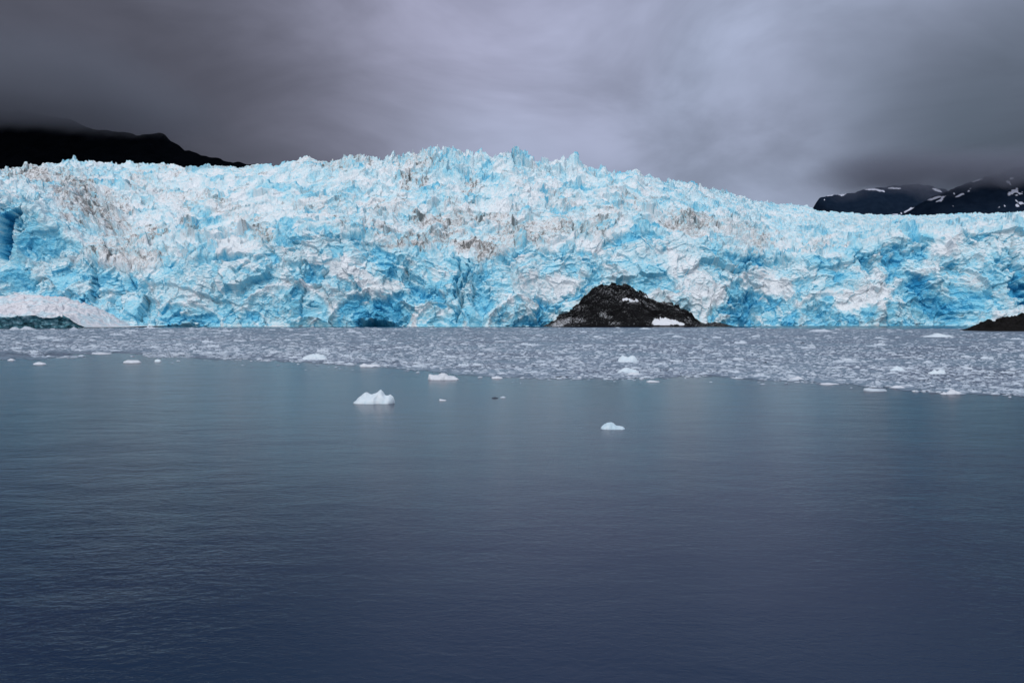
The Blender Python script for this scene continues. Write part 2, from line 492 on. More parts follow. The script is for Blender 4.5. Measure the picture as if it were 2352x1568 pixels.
BLUE = [(6, 520, 16, 60, 0, 1.0), (60, 560, 70, 60, 20, .35), (130, 640, 90, 40, -20, .3), (215, 660, 7, 38, 8, .8), (240, 640, 40, 30, 20, .35),
        (420, 515, 26, 9, 20, 1.0), (450, 530, 16, 10, 20, .6), (665, 540, 32, 18, 20, .7), (630, 575, 30, 12, 40, .5), (505, 600, 60, 14, -5, .6),
        (590, 645, 50, 14, 10, .4), (700, 630, 50, 22, 40, .75), (770, 650, 45, 14, 20, .6), (690, 680, 30, 12, 45, .6), (560, 600, 40, 16, 0, .5),
        (340, 690, 14, 50, -20, .3), (600, 720, 120, 30, 0, .25), (420, 735, 60, 12, 0, .6), (755, 535, 70, 10, -3, .6), (880, 572, 80, 11, 32, .65),
        (825, 570, 55, 14, 25, .55), (890, 600, 30, 16, 20, .35), (905, 625, 35, 14, 15, .55), (955, 665, 22, 40, -35, .9), (990, 690, 16, 30, -30, .7),
        (920, 690, 60, 16, 20, .5), (850, 690, 80, 18, -5, .45), (860, 715, 90, 14, 0, .4), (855, 744, 42, 9, 0, .9), (1054, 620, 4, 34, 0, 1.0),
        (1058, 668, 4, 40, 4, .8), (1085, 655, 4, 40, -6, .8), (1070, 700, 50, 45, 0, .2), (1110, 690, 20, 50, 0, .35), (1140, 610, 45, 34, -35, .6),
        (1185, 580, 34, 16, -20, .6), (1100, 640, 18, 24, 0, .4), (1242, 694, 26, 15, -35, .95), (1268, 690, 16, 12, 0, .7), (1205, 727, 26, 14, -30, 1.0),
        (1180, 741, 26, 8, -20, .6), (1245, 715, 45, 12, -32, .6), (1320, 592, 90, 9, 8, .45), (1345, 640, 60, 9, -38, .5), (1320, 672, 50, 9, -38, .7),
        (1385, 640, 40, 10, -25, .4), (1430, 548, 40, 14, -15, .8), (1490, 540, 40, 14, 20, .55), (1300, 500, 14, 14, 0, .5), (1150, 560, 20, 10, 0, .4),
        (1660, 570, 30, 12, 0, .5), (1720, 600, 60, 12, 5, .7), (1745, 588, 36, 6, -10, .6), (1690, 620, 40, 18, 10, .35), (1710, 690, 50, 16, -25, .7),
        (1765, 690, 36, 12, -15, .5), (1690, 730, 36, 16, 20, .6), (1830, 660, 60, 16, -10, .5), (1900, 625, 50, 22, 20, .45), (1990, 610, 26, 22, 10, .8),
        (2015, 590, 26, 16, -10, .7), (2060, 590, 20, 26, 0, .9), (2065, 560, 30, 10, -5, .5), (2125, 585, 38, 20, 0, .95), (2100, 545, 18, 10, 0, .7),
        (2080, 650, 50, 20, 20, .6), (2150, 680, 70, 22, 25, .7), (2230, 670, 50, 20, 20, .45), (2140, 705, 60, 12, 20, .5), (2250, 700, 70, 25, 0, .45),
        (2245, 545, 22, 11, 10, .8), (2320, 590, 16, 30, 10, .8), (2348, 680, 14, 70, 0, 1.1), (2200, 620, 40, 14, 20, .5), (2290, 640, 40, 18, 40, .45),
        (1960, 742, 300, 7, 0, .35), (1900, 710, 40, 10, -10, .4), (1042, 350, 14, 14, 0, .7), (1110, 375, 10, 14, 0, .5), (1185, 362, 16, 18, 0, .6),
        (1225, 365, 10, 14, 0, .5), (1440, 405, 25, 12, -10, .6), (1325, 385, 20, 7, 0, .5), (1262, 455, 8, 14, 0, .9), (1380, 430, 20, 16, 0, .4),
        (1005, 435, 10, 8, 0, .8), (1075, 415, 10, 12, 0, .5), (1600, 470, 60, 14, 20, .35), (1520, 440, 30, 14, 20, .3), (1040, 395, 80, 18, 0, .15),
        (940, 440, 40, 10, -20, .4), (1010, 460, 50, 20, 0, .2), (1345, 450, 12, 12, 0, .8), (540, 440, 12, 5, 0, .6), (100, 460, 14, 10, 0, .6),
        (200, 425, 60, 12, 0, .2), (300, 400, 60, 10, 0, .15), (1560, 500, 14, 8, 0, .6), (760, 450, 160, 40, 0, .08)]
WHITE = [(525, 570, 60, 16, -8, .6), (660, 610, 50, 10, 0, .4), (800, 625, 70, 20, 18, .9), (865, 655, 45, 16, -20, .8), (760, 600, 50, 14, 20, .5),
         (1010, 640, 36, 14, 40, .7), (990, 720, 60, 12, 10, .5), (950, 742, 60, 6, 0, .7), (1120, 505, 60, 9, -4, 1.1), (1065, 497, 40, 7, -8, .6),
         (1190, 480, 60, 24, -25, .5), (1230, 440, 40, 22, -10, .5), (1250, 655, 60, 34, 0, .9), (1190, 700, 34, 16, 0, .6), (1320, 640, 30, 20, 0, .4),
         (1560, 620, 80, 36, 15, .7), (1620, 690, 46, 30, 0, .8), (1780, 650, 46, 34, 20, .9), (1740, 640, 50, 24, 0, .5), (1870, 640, 40, 14, 20, .3),
         (1990, 690, 60, 26, -5, 1.0), (1930, 700, 70, 20, 0, .5), (1900, 580, 60, 9, 0, .7), (2180, 575, 30, 22, 35, .7), (2060, 690, 40, 16, 0, .4),
         (1500, 580, 60, 14, 5, .5), (1440, 600, 50, 16, 0, .4), (340, 480, 120, 30, 10, .2), (250, 738, 60, 7, 0, .8), (640, 743, 60, 5, 0, .8),
         (1330, 570, 70, 8, 8, .5), (1650, 740, 30, 8, 0, .2), (560, 480, 90, 30, 0, .3), (860, 430, 80, 20, 0, .3), (1290, 600, 60, 10, 0, .0),
         (900, 590, 60, 8, 32, .3), (250, 600, 60, 16, 20, .2), (2130, 640, 30, 10, 10, .3), (2100, 760, 10, 5, 0, 0)]
DIRT = [(180, 470, 50, 46, 30, .45), (250, 500, 60, 50, 30, .40), (130, 420, 110, 20, 0, .35), (60, 405, 90, 14, 0, .3), (330, 440, 60, 30, 30, .25),
        (300, 600, 100, 34, 10, .42), (340, 550, 50, 18, -10, .50), (450, 540, 50, 14, 20, .3), (600, 540, 34, 26, 30, .50), (640, 575, 30, 20, 20, .4),
        (500, 480, 80, 20, 20, .25), (420, 470, 40, 30, 50, .25), (1000, 560, 130, 15, 4, .50), (1110, 578, 80, 12, -4, .50), (1200, 545, 60, 22, 0, .45),
        (1060, 520, 120, 14, 4, .45), (870, 490, 80, 10, 4, .30), (1330, 540, 70, 26, 0, .35), (1260, 520, 60, 16, 0, .30), (1640, 530, 120, 26, 5, .25),
        (1760, 565, 60, 12, 0, .35), (1880, 570, 40, 10, 0, .25), (940, 430, 36, 16, -20, .5), (1080, 432, 16, 12, 0, .6), (780, 385, 100, 16, 0, .3),
        (950, 385, 60, 22, 0, .30), (1180, 395, 20, 30, 0, .1), (1030, 480, 14, 20, 0, .3), (720, 480, 60, 18, 10, .25), (820, 535, 120, 10, 10, .25),
        (1290, 470, 40, 20, 0, .25), (1460, 480, 60, 24, 20, .20), (1390, 510, 40, 16, 0, .3), (1570, 520, 60, 20, 0, .3), (900, 620, 40, 14, 0, .25),
        (870, 600, 30, 10, 0, .3), (2000, 510, 300, 14, 0, .10), (560, 400, 160, 14, 0, .12), (380, 405, 60, 14, 0, .25), (40, 640, 30, 10, 0, .2),
        (2200, 735, 60, 3, 20, .3), (1000, 505, 60, 8, -8, .2)]

print("fields")
# --- shape
Uf, Vf = U + 9 * w1 + 1.5 * w3, V + 9 * w2 + 1.5 * w4
lean = 0.35 * fbm(U / 130, V / 130, 47, 2)
fh_0, fr_0, fe_0 = facet((Uf + lean * V) / 42, Vf / 34, 49, 1.3)
fh_a, fr_a, fe_a = facet((Uf + lean * V) / 14, Vf / 24, 51, 1.4)
fh_b, fr_b, fe_b = facet((Uf - lean * V) / 7.5 + 3, Vf / 8, 61, 1.4)
fh_c, fr_c, fe_c = facet((U + 1.2 * w3) / 3.4, (V + 1.2 * w4) / 3.2, 71, 1.4)
layers = perlin((Uw * 0.95 + Vw * 0.3) / 34, (Vw - 0.25 * Uw) / 5.5, 81)
layers2 = perlin((Uw * 0.95 - Vw * 0.4) / 16, (Vw + 0.35 * Uw) / 2.8, 83)
fold = sstep(fbm(U / 75, V / 60, 85, 2), 0.0, 0.5)                        # patches where the bands are folded
shear = sstep(fbm(Uw / 45, Vw / 38, 87, 3), -0.15, 0.35)                  # 1 = clean sheared ice, 0 = crushed ice
brk = 1.15 - 0.85 * shear
face = (12 * fbm(U / 95, V / 130, 91, 3) + 3.5 * ridged(Uw / 48, Vw / 40, 93, 2) + 6.5 * fh_0 + 3.6 * fh_a * (0.4 + 0.6 * brk) + brk * (1.6 * fh_b + 0.7 * fh_c)
        + shear * (1.1 * layers + 0.4 * layers2))
slant = 0.65 * (1 - sstep(PX, 250, 900)) - 0.25 * sstep(PX, 1300, 1700)
blade_x = U + 6 * w1 + 2 * w3 + slant * V
uf, ur, ue = facet(blade_x / 13, Vw / 21, 101, 1.4)
uf2, ur2, ue2 = facet((U + 1.5 * w3 + 0.5 * slant * V) / 5.0, (V + 1.5 * w4) / 8.0, 111, 1.5)
uf3, ur3, ue3 = facet(U / 2.7, V / 3.2, 121)
terr = ridged(Uw / 120 + 0.3 * w2, Vw / 46, 133, 2)
seracw = sstep(fbm(Uw / 70, Vw / 45, 139, 3), -0.25, 0.35)               # broken serac ground against smoother benches
upper = (8 * fbm(U / 90, V / 60, 131, 3) + 11 * terr + (0.35 + 0.65 * seracw) * (8.0 * uf + 1.9 * uf2 + 2.6 * ridged(blade_x / 8, Vw / 34, 137, 2))
         + 0.8 * uf3
         + 4.2 * np.exp(-((RR - 2.95) / 0.22) ** 2) * (sstep(PX, 600, 800) - sstep(PX, 1600, 1900)) * (uf + 0.5 * uf2))
calm = 0.32 * sstep(PX, 1450, 1950) * sstep(RR, 1.6, 2.0)
snowf = np.clip(blobs(PXw, PYw, [(x, y, a, b, r, m) for (x, y, a, b, r, m) in WHITE if m >= .7]), 0, 1)
upper = upper * (1 - calm) * (1 - 0.30 * snowf)
face = face * (1 - 0.15 * snowf)
hgt = face * (1 - upw) + upper * upw
# calving scars (blue hollows with a sharp upper rim), cave and long cracks
bl = blobs(PXw, PYw, BLUE)
hgt -= 9.0 * np.clip(bl, 0, 1.1) * (1 - upw) + 4.0 * np.clip(bl, 0, 1) * upw
arc_b = np.zeros_like(hgt)
for (ax, hw, ah, dep) in ((858, 95, 82, 9), (660, 110, 95, 6), (425, 85, 55, 7), (1010, 60, 50, 5), (1735, 110, 120, 8), (1910, 120, 75, 6), (2150, 130, 130, 7),
                          (300, 60, 120, 5), (1200, 75, 60, 7), (560, 50, 45, 4)):
    rr_ = np.sqrt(((PX + 7 * w1 + 3 * w3 - ax) / hw) ** 2 + ((752 - PY + 6 * w2 + 3 * w4) / ah) ** 2)
    ins = 1 - sstep(rr_, 0.90, 1.0)
    hgt -= (1 - upw) * ins * dep * (0.35 + 0.65 * (1 - rr_)) - (1 - upw) * ins * 0.9 * np.sin(rr_ * 17 + 2 * w3)
    hgt += (1 - upw) * 2.0 * np.exp(-((rr_ - 1.03) / 0.05) ** 2)
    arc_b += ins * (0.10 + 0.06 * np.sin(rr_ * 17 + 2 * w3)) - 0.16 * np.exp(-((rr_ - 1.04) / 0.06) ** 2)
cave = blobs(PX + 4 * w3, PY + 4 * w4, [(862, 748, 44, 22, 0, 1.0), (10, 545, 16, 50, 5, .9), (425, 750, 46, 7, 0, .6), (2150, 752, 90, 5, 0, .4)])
hgt -= 22 * np.clip(cave, 0, 1)
for cxx, ya, yb, wd, dep in ((1054, 600, 742, 3.2, 9), (1086, 620, 700, 2.6, 7), (216, 610, 700, 3.6, 9), (300, 600, 660, 2.4, 6), (352, 640, 750, 2.0, 5),
                             (1100, 590, 640, 2.4, 5), (700, 600, 640, 2.6, 6), (1640, 640, 745, 2.2, 5), (2330, 540, 640, 3.5, 8), (205, 700, 730, 2, 5)):
    lx = cxx + 9 * perlin(PY / 40, PY * 0 + cxx, 7) + 3 * perlin(PY / 9, PY * 0 + cxx, 8)
    hgt -= dep * np.exp(-((PX - lx) / wd) ** 2) * sstep(PY, ya - 8, ya + 8) * (1 - sstep(PY, yb - 8, yb + 8))
# keep the crest on its surveyed line, taper behind and at the foot
keep = 1 - 0.10 * np.exp(-((RR - 3.0) / 0.06) ** 2)
hgt *= keep * (0.35 + 0.65 * sstep(GZ, -2, 9))
near = 1 - 0.2 * np.exp(-(((PX - 1450) / 175) ** 4)) * sstep(-GZ, -75, -20)
hgt = hgt * near
up_mix = 0.75 * sstep(RR, 1.6, 3.0)
OY = ny * (1 - up_mix); OZ = nz * (1 - up_mix) + up_mix
GYd = GY + hgt * OY
GZd = GZ + hgt * OZ
GXd = GX + (1.6 * w3 + 2.0 * fbm(U / 6, V / 6, 141, 2)) * 1.0
# --- material masks
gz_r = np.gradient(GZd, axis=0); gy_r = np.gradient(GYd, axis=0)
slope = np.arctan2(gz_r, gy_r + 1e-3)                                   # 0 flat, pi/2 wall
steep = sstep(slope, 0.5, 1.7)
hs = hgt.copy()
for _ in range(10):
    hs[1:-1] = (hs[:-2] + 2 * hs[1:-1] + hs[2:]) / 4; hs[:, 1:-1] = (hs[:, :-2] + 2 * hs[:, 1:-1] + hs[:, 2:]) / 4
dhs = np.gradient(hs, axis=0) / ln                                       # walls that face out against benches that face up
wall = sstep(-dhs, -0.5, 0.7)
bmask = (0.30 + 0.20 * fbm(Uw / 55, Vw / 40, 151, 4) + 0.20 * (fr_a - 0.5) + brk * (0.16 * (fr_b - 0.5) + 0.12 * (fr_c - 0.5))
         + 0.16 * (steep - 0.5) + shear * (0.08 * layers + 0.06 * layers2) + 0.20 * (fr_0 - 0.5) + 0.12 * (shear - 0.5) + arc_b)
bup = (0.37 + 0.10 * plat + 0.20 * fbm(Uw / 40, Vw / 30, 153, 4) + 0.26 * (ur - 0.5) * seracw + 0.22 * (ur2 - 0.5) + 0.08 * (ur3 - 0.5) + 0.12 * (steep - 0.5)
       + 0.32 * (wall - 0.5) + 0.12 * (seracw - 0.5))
blue = bmask * (1 - upw) + bup * upw + 0.39 * np.clip(bl, 0, 1.3) - 0.36 * np.clip(blobs(PXw, PYw, WHITE), 0, 1)
dst = perlin((PX - 0.55 * PY) / 5.5 + 2 * w3, (PY + 0.2 * PX) / 42, 161) * (1 - sstep(PX, 450, 750)) \
    + perlin(PX / 4.5 + w3, PY / 30, 163) * sstep(PX, 450, 750) * sstep(-PY, -480, -420)
dfine = fbm(U / 3.2, V / 3.6, 171, 3)
dirt = blobs(PXw, PYw, DIRT) * (1.0 + 0.8 * dfine + 0.9 * np.clip(dst, -1, 1)) * (0.25 + 0.75 * sstep(RR, 0.8, 1.05)) \
    + upw * (0.16 + 0.14 * plat + 0.18 * dfine + 0.16 * np.clip(fbm(Uw / 30, Vw / 20, 181, 3), 0, 1)) + 0.05 * np.clip(dfine, 0, 1)
crk = (1 - sstep(ue, 0.02, 0.10)) * sstep(fbm(U / 30, V / 30, 191, 2), -0.1, 0.4) + 0.7 * (1 - sstep(ue2, 0.02, 0.10)) * sstep(fbm(U / 22, V / 22, 193, 2), 0.1, 0.5)
crkf = (1 - sstep(fe_a, 0.015, 0.06)) * sstep(fbm(U / 30, V / 30, 195, 2), 0.1, 0.5)
dirt += 0.55 * crk * upw * (1 - 0.5 * plat)
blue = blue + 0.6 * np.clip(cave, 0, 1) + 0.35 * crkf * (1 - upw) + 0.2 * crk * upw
blue = blue - 0.25 * np.clip(dirt, 0, 1)
verts = np.stack([GXd, GYd, GZd], -1)
print("mesh", verts.shape)
me = make_mesh("glacier", verts, grid_quads(R, C), M_GL, {'blue': blue, 'dirt': dirt}, smooth=False)
link("glacier", me, kind='structure', label="wide crevassed wall of pale and turquoise glacier ice above the water")


# ------------------------------------------------------------------ height-field bodies (rock, islet, snow bank, mountains)
def ridge_body(name, top, base_py, ya, yb, mat, snow=None, rough=3.0, rs=12.0, nx=260, nyr=70, crest_at=0.45, power=0.7, seed=5,
               attr='snow', smooth=False, facets=0.5, **props):
    """solid rising out of the water between depths ya (front) and yb (back); top = list of (px, py) of its skyline"""
    x0, x1 = top[0][0], top[-1][0]
    px = np.linspace(x0, x1, nx)
    tp = lerp(px, top)
    yc = ya + (yb - ya) * crest_at
    H = np.maximum(CAMZ + (HY - tp) / F * yc, 0)
    vs, sn = [], []
    t = np.linspace(0, 1, nyr)
    T, PXg = np.meshgrid(t, px, indexing='ij')
    Yg = ya + (yb - ya) * T
    prof = np.where(T < crest_at, (T / crest_at) ** power, np.cos((T - crest_at) / (1 - crest_at) * math.pi / 2) ** 0.8)
    Xg = (PXg - CX) / F * yc * (1 + 0.0 * T)
    Hg = H[None, :] * prof
    n = fbm(Xg / rs, Yg / rs, seed, 5, 0.55)
    fh, fr, fe = facet(Xg / (rs * 0.5), Yg / (rs * 0.35), seed + 3)
    fh2, _, _ = facet(Xg / (rs * 0.2), Yg / (rs * 0.15), seed + 5)
    edge = np.clip(Hg / (0.25 * H.max() + 1e-3), 0, 1)
    Hg = Hg + edge * rough * (n + facets * fh + facets * 0.45 * fh2)
    Hg = np.where((T == 0) | (T == 1), -1.5, Hg)
    Hg[:, 0] = -1.5; Hg[:, -1] = -1.5
    Yg = Yg + rough * 0.5 * fbm(Xg / rs, Hg / rs, seed + 9, 3) * edge
    verts = np.stack([Xg, Yg, Hg], -1)
    PYg = HY - (Hg - CAMZ) / Yg * F
    PXs = CX + Xg / Yg * F
    at = {}
    if snow is not None:
        wv = fbm(Xg / (rs * 0.6), Hg / (rs * 0.6), seed + 40, 3)
        at[attr] = blobs(PXs + 5 * wv, PYg + 3 * wv, snow)
    me = make_mesh(name, verts, grid_quads(nyr, nx), mat, at, smooth=smooth)
    return link(name, me, **props), verts, at


rock_top = [(1246, 749), (1262, 740), (1290, 722), (1312, 708), (1330, 697), (1340, 684), (1352, 670), (1366, 660), (1384, 655), (1400, 652),
            (1412, 656), (1424, 658), (1436, 653), (1448, 656), (1462, 667), (1480, 674), (1498, 684), (1512, 690), (1530, 690), (1548, 696),
            (1566, 706), (1580, 716), (1592, 730), (1604, 741), (1622, 742), (1640, 740), (1660, 744), (1674, 749)]
rsnow = [(1515, 742, 34, 14, 0, .2), (1450, 690, 34, 8, 8, .2), (1490, 700, 26, 7, 25, .2), (1290, 740, 30, 8, -25, .35),
         (1390, 725, 16, 8, 10, .45), (1400, 665, 30, 12, 0, .15), (1330, 705, 14, 8, -30, .25), (1560, 712, 20, 4, 30, .2), (1510, 688, 40, 5, 20, .3),
         (1440, 680, 60, 20, 0, .08), (1410, 744, 14, 6, 0, .35), (1330, 735, 14, 6, 0, .25), (1580, 735, 8, 8, 0, .2)]
rock, rv, _ = ridge_body("rock_outcrop", rock_top, 749, 768, 850, M_ROCK, rsnow, rough=2.9, rs=17, nx=420, nyr=150, crest_at=0.55, power=0.8, seed=15, facets=1.1,
           label="black rock outcrop dusted with snow under the glacier front", category="rock")
rPX = CX + rv[..., 0] / rv[..., 1] * F; rPY = HY - (rv[..., 2] - CAMZ) / rv[..., 1] * F


def rim(q, n):
    e = np.concatenate([q[:, [0, 1]], q[:, [1, 2]], q[:, [2, 3]], q[:, [3, 0]]])
    es = set(map(tuple, e.tolist()))
    b = [(a, c) for a, c in es if (c, a) not in es]
    return np.array([(c, a, a + n, c + n) for a, c in b])


rw = fbm(rv[..., 0] / 7, rv[..., 2] / 7, 77, 4)
for spec, lb in (([(1522, 740, 27, 11, 0, 1.0), (1552, 741, 22, 6, 15, .8)], "broad white snow patch low on the right flank of the black rock"),
                 ([(1448, 689, 26, 5, 8, 1.0), (1484, 697, 20, 4, 25, 1.0), (1506, 705, 10, 4, 20, .9)], "thin diagonal snow streak near the top of the black rock")):
    mk = blobs(rPX + 5 * rw, rPY + 4 * rw + 3 * perlin(rPX / 5, rPY / 5, 9), spec) > 0.5
    mk[: 2] = False; mk[80:] = False
    ci = np.argmin(np.where(mk, (rPX - spec[0][0]) ** 2 + (rPY - spec[0][1]) ** 2, 1e9)); seedp = (ci // mk.shape[1], ci % mk.shape[1])
    comp = np.zeros_like(mk); comp[seedp] = True
    while True:                                                            # keep the one connected patch
        g = comp.copy()
        g[1:] |= comp[:-1]; g[:-1] |= comp[1:]; g[:, 1:] |= comp[:, :-1]; g[:, :-1] |= comp[:, 1:]
        g &= mk
        if g.sum() == comp.sum(): break
        comp = g
    mk = comp
    q = grid_quads(*mk.shape); q = q[mk.ravel()[q].all(1)]
    used, inv = np.unique(q, return_inverse=True)
    pv_ = rv.reshape(-1, 3)[used] + np.array([0, -0.35, 0.3])
    skirt = rv.reshape(-1, 3)[used] + np.array([0, 0.2, -0.3])
    q2 = inv.reshape(-1, 4)
    pm = make_mesh("snow_patch", np.concatenate([pv_, skirt]), np.concatenate([q2, q2[:, ::-1] + len(used), rim(q2, len(used))]), M_PATCH, smooth=True)
    link("snow_patch", pm, rock, label=lb)
islet_top = [(2233, 760), (2245, 753), (2256, 748), (2264, 742), (2275, 737), (2298, 737), (2308, 733), (2320, 728), (2340, 725), (2352, 725),
             (2365, 728), (2390, 724), (2430, 722), (2470, 732), (2510, 745), (2530, 760)]
ridge_body("rock_islet", islet_top, 760, 508, 545, M_ISLET, None, rough=1.6, rs=9, nx=240, nyr=90, crest_at=0.5, power=0.6, seed=33, facets=0.9,
           label="low dark brown rock islet in the brash ice at the right edge", category="rock")

# snow bank with undercut ice foot, left edge
bx = np.linspace(-260, 292, 420)
btop = lerp(bx, [(-260, 700), (-100, 676), (0, 681), (30, 682), (60, 691), (100, 701), (120, 709), (150, 723), (180, 738), (196, 748), (215, 753), (292, 757)])
blip = lerp(bx, [(-260, 730), (0, 730), (25, 728), (40, 724), (80, 724), (100, 729), (120, 731), (145, 727), (170, 739), (186, 746), (196, 752), (292, 757)])
n_t = 130
rows = []; iceat = []
yf = np.interp(bx, [-260, 292], [655, 705])
for i in range(n_t):
    t = i / (n_t - 1)
    hl = np.maximum(CAMZ + (HY - blip) / F * yf, 0.6)
    ht = np.maximum(CAMZ + (HY - btop) / F * (yf + 75), hl + 0.5)
    if t < 0.30:
        s = t / 0.30
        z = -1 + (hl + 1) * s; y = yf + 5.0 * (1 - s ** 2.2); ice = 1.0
    elif t < 0.85:
        s = (t - 0.30) / 0.55
        z = hl + (ht - hl) * s ** 0.85; y = yf + 75 * s; ice = 0.0
    else:
        s = (t - 0.85) / 0.15
        z = ht - 18 * s; y = yf + 75 + 70 * s; ice = 0.0
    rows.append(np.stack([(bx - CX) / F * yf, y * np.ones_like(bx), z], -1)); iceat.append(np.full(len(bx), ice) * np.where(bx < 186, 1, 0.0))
B = np.array(rows); ia = np.array(iceat)
sn_ = fbm(B[..., 0] / 18, B[..., 1] / 18 + B[..., 2] / 9, 203, 5)
fq, _, _ = facet(B[..., 0] / 5, B[..., 2] / 3, 205)
fs, _, _ = facet(B[..., 0] / 7, B[..., 1] / 9, 207, 1.4)
fs2, _, _ = facet(B[..., 0] / 2.6, B[..., 1] / 3.5, 209, 1.4)
B[..., 2] += (1 - ia) * (1.5 * fs + 0.7 * fs2) * sstep(B[..., 2], 1, 8)
B[..., 2] += np.where(ia > 0.3, 0.5, 1.0) * sn_ * 2.2 * sstep(B[..., 2], 0.5, 6)
B[..., 1] += -1.6 * fq * ia + sn_ * 1.2
me = make_mesh("snow_bank", B, grid_quads(n_t, len(bx)), mat_snow(), {'ice': ia + 0.25 * sn_}, smooth=True)
link("snow_bank", me, label="dirty white snow bank with dark undercut ice foot at the left edge", category="snow bank")

# mountains
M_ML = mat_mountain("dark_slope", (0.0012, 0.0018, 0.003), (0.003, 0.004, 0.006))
M_MR = mat_mountain("hazy_blue_slope", (0.006, 0.013, 0.028), (0.012, 0.022, 0.042))  # blue of the distant air haze is put into the slope colour


def mountain(name, top, D, depth, mat, snow, seed, rough, rs, lab):
    x0, x1 = top[0][0], top[-1][0]
    nx, nyr = 340, 90
    px = np.linspace(x0, x1, nx); tp = lerp(px, top)
    t = np.linspace(0, 1, nyr)
    T, PXg = np.meshgrid(t, px, indexing='ij')
    H = CAMZ + (HY - tp) / F * D
    Yg = D - depth * 0.6 + depth * T
    prof = np.where(T < 0.6, 0.25 + 0.75 * (T / 0.6), 1 - 0.8 * ((T - 0.6) / 0.4) ** 1.2)
    Xg = (PXg - CX) / F * D
    r = ridged(Xg / rs, Yg / (rs * 2.2), seed, 4)
    fall = 1 - np.exp(-((T - 0.6) / 0.12) ** 2) * 0.95
    Hg = H[None, :] * prof + rough * (r - 0.3) * fall + rough * 0.15 * fbm(Xg / (rs * .2), Yg / (rs * .2), seed + 4, 4)
    Hg[0] = -5; Hg[-1] = -5
    PYg = HY - (Hg - CAMZ) / Yg * F; PXs = CX + Xg / Yg * F
    wv = fbm(Xg / (rs * 0.5), Hg / (rs * .5), seed + 6, 3)
    sn = blobs(PXs + 7 * wv, PYg + 2.5 * wv, [(a, b, c * 1.05, d * 0.72, e, f) for a, b, c, d, e, f in snow]) if snow else np.zeros_like(Hg)
    me = make_mesh(name, np.stack([Xg, Yg, Hg], -1), grid_quads(nyr, nx), mat, {'snow': sn}, smooth=True)
    return link(name, me, kind='structure', label=lab)


mountain("mountain", [(-900, 300), (-300, 270), (-100, 262), (60, 255), (140, 268), (210, 292), (262, 302), (290, 305), (318, 307), (340, 303), (358, 300), (372, 300), (380, 304),
                      (386, 314), (393, 324), (404, 332), (425, 342), (462, 353), (500, 363), (540, 371), (590, 378), (640, 386), (670, 396), (740, 430), (860, 520), (980, 640)],
         3300, 1500, M_ML, None, 301, 110, 420, "black mountain slope running up into cloud on the left")
mountain("mountain", [(1810, 620), (1850, 560), (1868, 510), (1876, 462), (1884, 452), (1920, 446), (1950, 441), (1975, 438), (2000, 431), (2020, 430), (2050, 426),
                      (2075, 424), (2100, 422), (2130, 424), (2160, 432), (2185, 440), (2260, 440), (2500, 450), (2700, 500)],
         8200, 3000, M_MR, [(1905, 449, 10, 3, -5, 1.0), (1931, 447, 14, 3, -15, 1.0), (1960, 440, 8, 4, 10, 1.0), (1998, 434, 14, 4, 0, 1.), (2020, 437, 12, 3, 10, 1.),
                            (2055, 433, 18, 3, 0, .9), (2150, 436, 16, 4, 20, .9), (1893, 460, 2, 6, 30, .8), (2088, 482, 18, 6, -20, .9), (2060, 490, 14, 4, -10, .8),
                            (1890, 485, 10, 2, 20, .0)], 311, 130, 600,
         "far blue mountain ridge with thin snow patches behind the ice plateau")
mountain("mountain", [(1960, 620), (2060, 500), (2110, 470), (2140, 453), (2175, 438), (2210, 424), (2225, 420), (2255, 408), (2285, 398), (2320, 388), (2352, 382),
                      (2450, 372), (2700, 366), (3000, 400)],
         5600, 2200, M_MR, [(2245, 414, 12, 4, -25, 1.), (2290, 402, 10, 3, -30, 1.), (2155, 456, 22, 4, -15, 1.), (2160, 463, 12, 3, -15, .9), (2216, 444, 22, 3, -32, 1.),
                            (2196, 447, 3, 3, 0, 1.), (2325, 440, 16, 7, -25, 1.), (2325, 414, 16, 3, -25, 1.), (2320, 424, 8, 2, -35, .9), (2300, 472, 14, 3, -30, 1.),
                            (2345, 470, 14, 3, -15, 1.), (2334, 460, 4, 3, 0, .9), (2176, 487, 10, 2, -35, .7), (2196, 473, 6, 2, -20, .8), (2340, 445, 10, 3, -30, .8)],
         321, 90, 420, "nearer blue black mountain streaked with snow fields at the right edge")


# ------------------------------------------------------------------ ice afloat
def d_of(py): return CAMZ * F / (py - HY)


